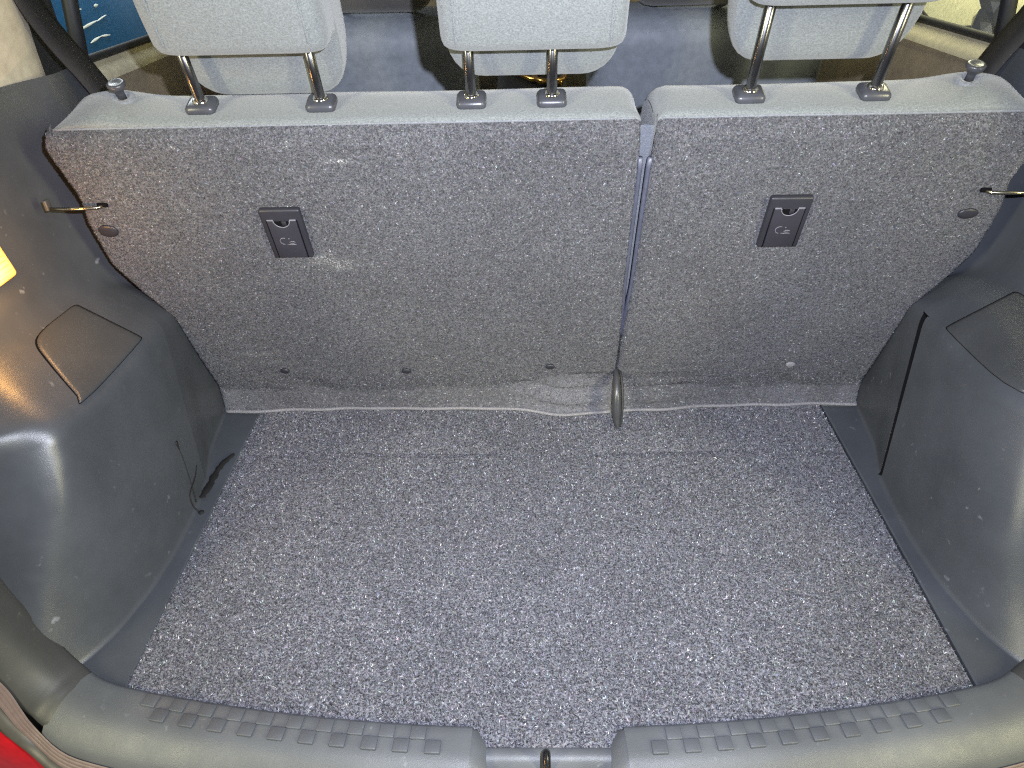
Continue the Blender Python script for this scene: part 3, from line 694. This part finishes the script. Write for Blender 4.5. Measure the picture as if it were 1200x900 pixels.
headrest(seatR, 0.328, 0.148, 0.0, 0.106, 0.120, 0.026)

# strikers in the side walls that lock the seat backs
for sgn in (-1, 1):
    q = S(sgn * 0.575, 0.455, 0.016)
    sk = thing('seat_latch_striker', (sgn * 0.62, q.y, q.z), 'small plated steel striker pin between ' + ('wider' if sgn < 0 else 'narrower') + ' seat back and side wall', 'latch', 'seat latch strikers')
    tube('pin', [(sgn * 0.634, q.y - 0.001, q.z + 0.001), (sgn * 0.60, q.y, q.z), (sgn * 0.570, q.y + 0.003, q.z), (sgn * 0.563, q.y + 0.014, q.z)], 0.0022, M_STEEL, sk, 8)
    rbox('bracket', Matrix.Translation((sgn * 0.632, q.y, q.z + 0.006)), (0.005, 0.010, 0.014), 0.0015, M_RUB, sk)
    rbox('slot', Matrix.Translation((sgn * 0.566, q.y + 0.0115, q.z + 0.001)), (0.014, 0.008, 0.006), 0.002, M_BLACK, sk)

# strap loop between the seat backs
lp = thing('seat_belt_loop', (0.135, 0.99, 0), 'glossy dark strap loop poking out between the two rear seat backs', 'strap')
cv = cr([(0.1335, 1.040, .086), (0.1338, 1.020, .082), (0.1335, 1.000, .062), (0.1335, 0.990, .040), (0.1345, 0.984, .018), (0.136, 0.981, .004)], 6)
vs = []; n = len(cv)
for i, p in enumerate(cv):
    t = i / (n - 1); hw = 0.0004 + 0.0072 * math.sin(math.pi * min(1, t * 0.86)) ** 0.9
    for k in range(9):
        u = -1 + 2 * k / 8; vs.append((p.x - 0.003 + u * hw, p.y + 0.006 * u * u - 0.003, p.z))
    for k in range(9):
        u = 1 - 2 * k / 8; vs.append((p.x - 0.003 + u * hw, p.y + 0.006 * u * u + 0.001, p.z - 0.001))
o = mesh('loop_strap', vs, grid_faces(n, 18, False, True), M_LOOP); fixp(o, lp)
tube('loop_edge', [(p.x + 0.0062 * math.sin(math.pi * i / (n - 1)) + 0.001, p.y + 0.005, p.z - 0.001) for i, p in enumerate(cv)], 0.0022, M_DARK, lp, 8)

# ------------------------------------------------------------------ boot lamp on the left wall
lx, ly, lz = -0.6465, 0.776, 0.405
Ml = Matrix.Translation((lx, ly, lz)) @ Matrix.Rotation(math.radians(-3.5), 4, 'Z') @ Matrix.Rotation(math.radians(-11), 4, 'Y')
bl = thing('boot_lamp', (lx, ly, lz), 'small lit amber courtesy lamp on the side wall above the wheel arch', 'lamp')
rbox('lamp_housing', Ml, (0.016, 0.074, 0.046), 0.006, M_LAMPF, bl, 3)
rbox('lamp_lens', Ml @ Matrix.Translation((0.0055, 0, 0)), (0.008, 0.062, 0.034), 0.003, M_LENS, bl, 3)
for k in range(5):
    rbox('lens_rib', Ml @ Matrix.Translation((0.0098, 0, -0.012 + 0.006 * k)), (0.0012, 0.054, 0.0014), 0.0004, M_LAMPF, bl, 1)
lamp('boot_lamp_light', 'POINT', (lx + 0.035, ly - 0.0, lz), 0.6, (1.0, 0.50, 0.14), 0.012)

# ------------------------------------------------------------------ debris
def strip(name, pts, wid, mat, label, cat):
    vs = []
    P = [Vector(p) for p in cr(pts, 4)]
    for i, p in enumerate(P):
        t = (P[min(i + 1, len(P) - 1)] - P[max(i - 1, 0)]).normalized(); s = t.cross(Vector((0, 0, 1))).normalized()
        hw = wid * (0.55 + 0.45 * random.random()) * (0.35 if i in (0, len(P) - 1) else 1)
        for u, z in ((-1, 0.0003), (-0.4, 0.0022 + 0.0012 * random.random()), (0.4, 0.0022 + 0.0012 * random.random()), (1, 0.0003)): vs.append(p + s * hw * u + Vector((0, 0, z)))
    o = mesh(name, vs, grid_faces(len(P), 4), mat); tag(o, label, cat); return o
strip('gum_strip', [(-0.4975, .926, .0), (-0.508, .905, .0), (-0.512, .880, .0), (-0.512, .855, .0), (-0.513, .835, .001), (-0.514, .820, .001)], 0.0075, M_DEB, 'ragged black strip of sticky residue lying beside the carpet mat', 'debris')

gs = thing('gum_smear', (-0.52, 0.82, 0.0), 'thin branching black smear running down the wheel arch wall to the ledge', 'debris')
tube('smear_run', cr([(-0.5305, .8345, .101), (-0.5285, .8335, .085), (-0.5260, .831, .068), (-0.5225, .824, .045), (-0.5195, .818, .027), (-0.5150, .808, .006)], 4), [0.0032, 0.0028, 0.002, 0.0014] + [0.0009] * 17, M_DEB, gs, 6)
tube('smear_run', cr([(-0.5245, .8565, .037), (-0.5215, .838, .030), (-0.5180, .805, .026), (-0.5150, .797, .010), (-0.507, .793, .001)], 4), 0.0010, M_DEB, gs, 6)
lathe('smear_blob', [(0.004, 0), (0.0045, 0.001), (0.003, 0.0025), (0.0003, 0.003)], Matrix.Translation((-0.504, 0.793, -0.001)), M_DEB, gs, 10)
# ------------------------------------------------------------------ roof over the cabin (above the frame)
vs = []
for i in range(9):
    x = -0.62 + 1.24 * i / 8
    for y, z in ((0.62, 1.06), (0.9, 1.12), (1.5, 1.16), (2.3, 1.12), (2.9, 0.98)): vs.append((x, y, z - 0.25 * (x / 0.62) ** 4))
rf_ = mesh('roof', vs, grid_faces(9, 5, flip=True), M_BEIGE); rf_['kind'] = 'structure'
# ------------------------------------------------------------------ cabin beyond the seats
cf = mesh('cabin_floor', [(-0.75, 1.1, -0.30), (0.75, 1.1, -0.30), (0.75, 3.2, -0.30), (-0.75, 3.2, -0.30)], [(0, 1, 2, 3)], M_DARK); cf['kind'] = 'structure'
for sgn in (-1, 1):
    nm = 'the window onto the blue car' if sgn < 0 else 'the window onto the cream car'
    pil = thing('pillar_trim', (sgn * 0.67, 0.95, 0.55), 'beige plastic pillar trim ' + ('above the lit boot lamp' if sgn < 0 else 'beside the window onto the cream car'), 'trim panel', 'rear pillar trims')
    vs = []
    for i in range(13):
        y = 0.70 + 0.385 * i / 12
        for j in range(9):
            z = 0.548 + 0.30 * j / 8
            x = 0.70 - 0.03 * (i / 12) - 0.05 * (j / 8) ** 1.5 + 0.012 * (1 - min(1, (1.085 - y) / 0.03)) 
            vs.append((sgn * x, y - 0.03 * (j / 8), z))
    fixp(mesh('pillar_panel', vs, grid_faces(13, 9, flip=(sgn > 0)), M_BEIGE), pil)
    vs = []
    for y in (1.06, 1.11, 1.16, 1.19):
        for z in (0.40, 0.52, 0.70, 0.85): vs.append((sgn * 0.70, y, z))
    fixp(mesh('pillar_cover', vs, grid_faces(4, 4, flip=(sgn > 0)), M_DARK), pil)
    # belt webbing
    P = cr([(sgn * 0.615, 1.105, 0.515), (sgn * 0.630, 1.092, 0.56), (sgn * 0.645, 1.075, 0.605), (sgn * 0.655, 1.055, 0.66), (sgn * 0.66, 1.03, 0.75)], 5); vs = []
    for i, p in enumerate(P):
        d = Vector((sgn * 0.10, -0.75, -0.35)).normalized() * 0.021
        for o_ in (Vector((0, 0, 0)), Vector((-sgn * 0.0015, 0, 0.001))):
            vs += [p - d + o_, p + d + o_] if o_.length == 0 else [p + d + o_, p - d + o_]
    bt = mesh('seat_belt', vs, grid_faces(len(P), 4, False, True), M_BELT); tag(bt, 'black seat belt webbing running up beside ' + nm, 'seat belt', 'rear seat belts')
    # rear door
    dr = thing('rear_door', (sgn * 0.70, 1.6, 0), 'brown and cream rear door inner trim below ' + nm, 'car door', 'rear doors')
    vs = []
    prof = [(0.66, -0.28), (0.672, 0.10), (0.668, 0.30), (0.676, 0.42), (0.69, 0.480), (0.699, 0.503)]
    ys = [1.10 + 1.4 * i / 24 for i in range(25)]
    belt = lambda y: -0.035 * max(0, min(1.4, (y - 1.15)))
    for y in ys:
        for x, z in prof: vs.append((sgn * (x + 0.005 * math.sin(y * 5) * (z > 0.1)), y, z + belt(y) + 0.01))
    fixp(mesh('door_panel', vs, grid_faces(len(ys), len(prof), flip=(sgn > 0)), M_DOOR), dr)
    vs = []
    for y in ys:
        for x, z in ((0.696, 0.503), (0.698, 0.510), (0.704, 0.516), (0.716, 0.524), (0.722, 0.530)): vs.append((sgn * x, y, z + belt(y) + 0.008))
    fixp(mesh('door_ledge', vs, grid_faces(len(ys), 5, flip=(sgn > 0)), M_CREAM), dr)
    tube('window_seal', [(sgn * 0.722, y, 0.543 + belt(y)) for y in ys], 0.007, M_DARK, dr, 8)
    tube('window_post', [(sgn * 0.716, 1.235, 0.50), (sgn * 0.706, 1.248, 0.62), (sgn * 0.685, 1.265, 0.80)], 0.012, M_DARK, dr, 8)
    fixp(mesh('door_glass', [(sgn * 0.726, 1.08, 0.53), (sgn * 0.726, 2.5, 0.48), (sgn * 0.66, 2.5, 0.86), (sgn * 0.66, 1.08, 0.86)], [(0, 1, 2, 3) if sgn < 0 else (3, 2, 1, 0)], M_GLASS, None, False), dr)
    # front seats
    fs = thing('front_seat', (sgn * 0.37, 1.9, -0.1), 'dark grey front seat seen from behind near ' + nm, 'car seat', 'front seats')
    rbox('seat_back', Matrix.Translation((sgn * 0.37, 1.80, 0.20)) @ Matrix.Rotation(math.radians(16), 4, 'X'), (0.50, 0.14, 0.70), 0.055, M_FSEAT, fs, 5)
    rbox('headrest', Matrix.Translation((sgn * 0.325, 1.655, 0.640)) @ Matrix.Rotation(math.radians(14), 4, 'X'), (0.26, 0.11, 0.19), 0.045, M_FHEAD, fs, 4)
    for dx in (-0.07, 0.07):
        tube('headrest_post', [(sgn * 0.325 + dx, 1.72, 0.50), (sgn * 0.325 + dx, 1.685, 0.62)], 0.007, M_METAL, fs, 10)
    rbox('seat_cushion', Matrix.Translation((sgn * 0.37, 2.1, -0.05)), (0.50, 0.50, 0.16), 0.05, M_FSEAT, fs, 4)
# console and dashboard
cs = thing('centre_console', (0, 1.95, -0.3), 'black centre console with gold trimmed ring between the front seats', 'console')
rbox('console_body', Matrix.Translation((0, 2.05, 0.02)), (0.19, 0.9, 0.60), 0.03, M_DARK, cs)
tube('gold_ring', [(0.045 + 0.040 * math.cos(a), 2.06 + 0.085 * math.sin(a), 0.332) for a in [2 * math.pi * k / 24 for k in range(25)]], 0.008, M_BRASS, cs, 8)
tube('gold_strip', [(-0.075, 2.16, 0.330), (0.0, 2.02, 0.330), (0.075, 1.97, 0.330)], 0.007, M_BRASS, cs, 8)
tube('gold_strip', [(-0.03, 2.20, 0.330), (0.03, 2.14, 0.330)], 0.007, M_BRASS, cs, 8)
for sx in (-1, 1): rbox('console_cheek', Matrix.Translation((sx * 0.088, 1.62, 0.18)), (0.02, 0.06, 0.42), 0.006, M_DOOR, cs)
ds = thing('dashboard', (0, 2.7, -0.3), 'brown and black dashboard beyond the front seats', 'dashboard')
rbox('dash_body', Matrix.Translation((0, 2.75, 0.15)), (1.42, 0.45, 0.62), 0.08, M_DOOR, ds, 4)
rbox('dash_top', Matrix.Translation((0, 2.80, 0.45)), (1.40, 0.40, 0.06), 0.025, M_DARK, ds, 3)
# cars outside
bc = thing('blue_car', (-2.2, 2.3, -0.6), 'dark blue painted car with lamp glints laid on as white slivers outside the side window', 'car')
vs = []
for i in range(13):
    y = 0.9 + 4.2 * i / 12
    for j, (x, z) in enumerate([(-1.62, -0.6), (-1.55, -0.1), (-1.55, 0.28), (-1.60, 0.50), (-1.72, 0.66), (-2.2, 0.80), (-3.1, 0.86)]):
        vs.append((x - 0.10 * ((i - 6) / 6) ** 2, y, z))
fixp(mesh('body_side', vs, grid_faces(13, 7, flip=True), M_BLUE), bc)
cc = thing('cream_car', (2.2, 2.3, -0.6), 'glossy cream car with a fuel flap outside the other side window', 'car')
vs = []
for i in range(13):
    y = 0.9 + 4.2 * i / 12
    for j, (x, z) in enumerate([(1.62, -0.6), (1.56, -0.1), (1.55, 0.28), (1.60, 0.50), (1.72, 0.66), (2.0, 0.80), (2.1, 1.1)]):
        vs.append((x + 0.08 * ((i - 6) / 6) ** 2, y, z))
fixp(mesh('body_side', vs, grid_faces(13, 7), M_CCAR), cc)

# lamp reflections laid on as white slivers, and details, on the cars outside
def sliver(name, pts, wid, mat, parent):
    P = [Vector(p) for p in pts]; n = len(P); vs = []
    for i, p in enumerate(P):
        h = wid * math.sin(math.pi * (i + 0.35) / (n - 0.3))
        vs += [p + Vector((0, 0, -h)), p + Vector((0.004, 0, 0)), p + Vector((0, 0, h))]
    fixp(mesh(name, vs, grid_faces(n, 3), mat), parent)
BLUE_GLINTS = [(2.78, .415, 2.87, .408, .006), (2.79, .352, 2.93, .362, .005), (2.93, .360, 3.01, .369, .003), (2.82, .306, 2.90, .314, .005), (2.90, .314, 2.97, .308, .004),
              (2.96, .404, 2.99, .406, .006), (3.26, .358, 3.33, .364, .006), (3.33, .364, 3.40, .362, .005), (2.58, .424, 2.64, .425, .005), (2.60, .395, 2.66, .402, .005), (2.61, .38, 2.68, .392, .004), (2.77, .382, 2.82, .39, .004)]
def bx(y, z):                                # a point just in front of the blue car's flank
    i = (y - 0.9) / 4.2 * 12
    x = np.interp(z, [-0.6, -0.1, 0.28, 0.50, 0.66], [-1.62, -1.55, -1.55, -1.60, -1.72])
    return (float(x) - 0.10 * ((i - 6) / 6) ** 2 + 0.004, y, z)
for (y0, z0, y1, z1, wd) in BLUE_GLINTS:
    sliver('painted_glint', [bx(y0 + (y1 - y0) * k / 4, z0 + (z1 - z0) * k / 4) for k in range(5)], wd, M_GLINT, bc)

# cream car: panel seam round the flap and a bright chrome tail lamp
def cx(y, z):
    i = (y - 0.9) / 4.2 * 12
    return (float(np.interp(z, [-0.6, -0.1, 0.28, 0.50, 0.66], [1.62, 1.56, 1.55, 1.60, 1.72])) + 0.08 * ((i - 6) / 6) ** 2 - 0.002, y, z)
tube('flap_seam', [cx(y, z) for y, z in ((3.34, .40), (3.33, .33), (3.29, .285), (3.20, .262), (3.08, .258), (2.95, .270), (2.88, .285))], 0.006, M_DARK, cc, 6)
vs = []; f = []
rr2 = random.Random(4)
for i in range(5):
    for j in range(7):
        p = Vector(cx(2.70 + 0.035 * i, 0.26 + 0.03 * j)); p.x -= 0.02 + 0.03 * rr2.random(); vs.append(p)
fixp(mesh('tail_lamp', vs, grid_faces(5, 7), M_CHROME, None, False), cc)
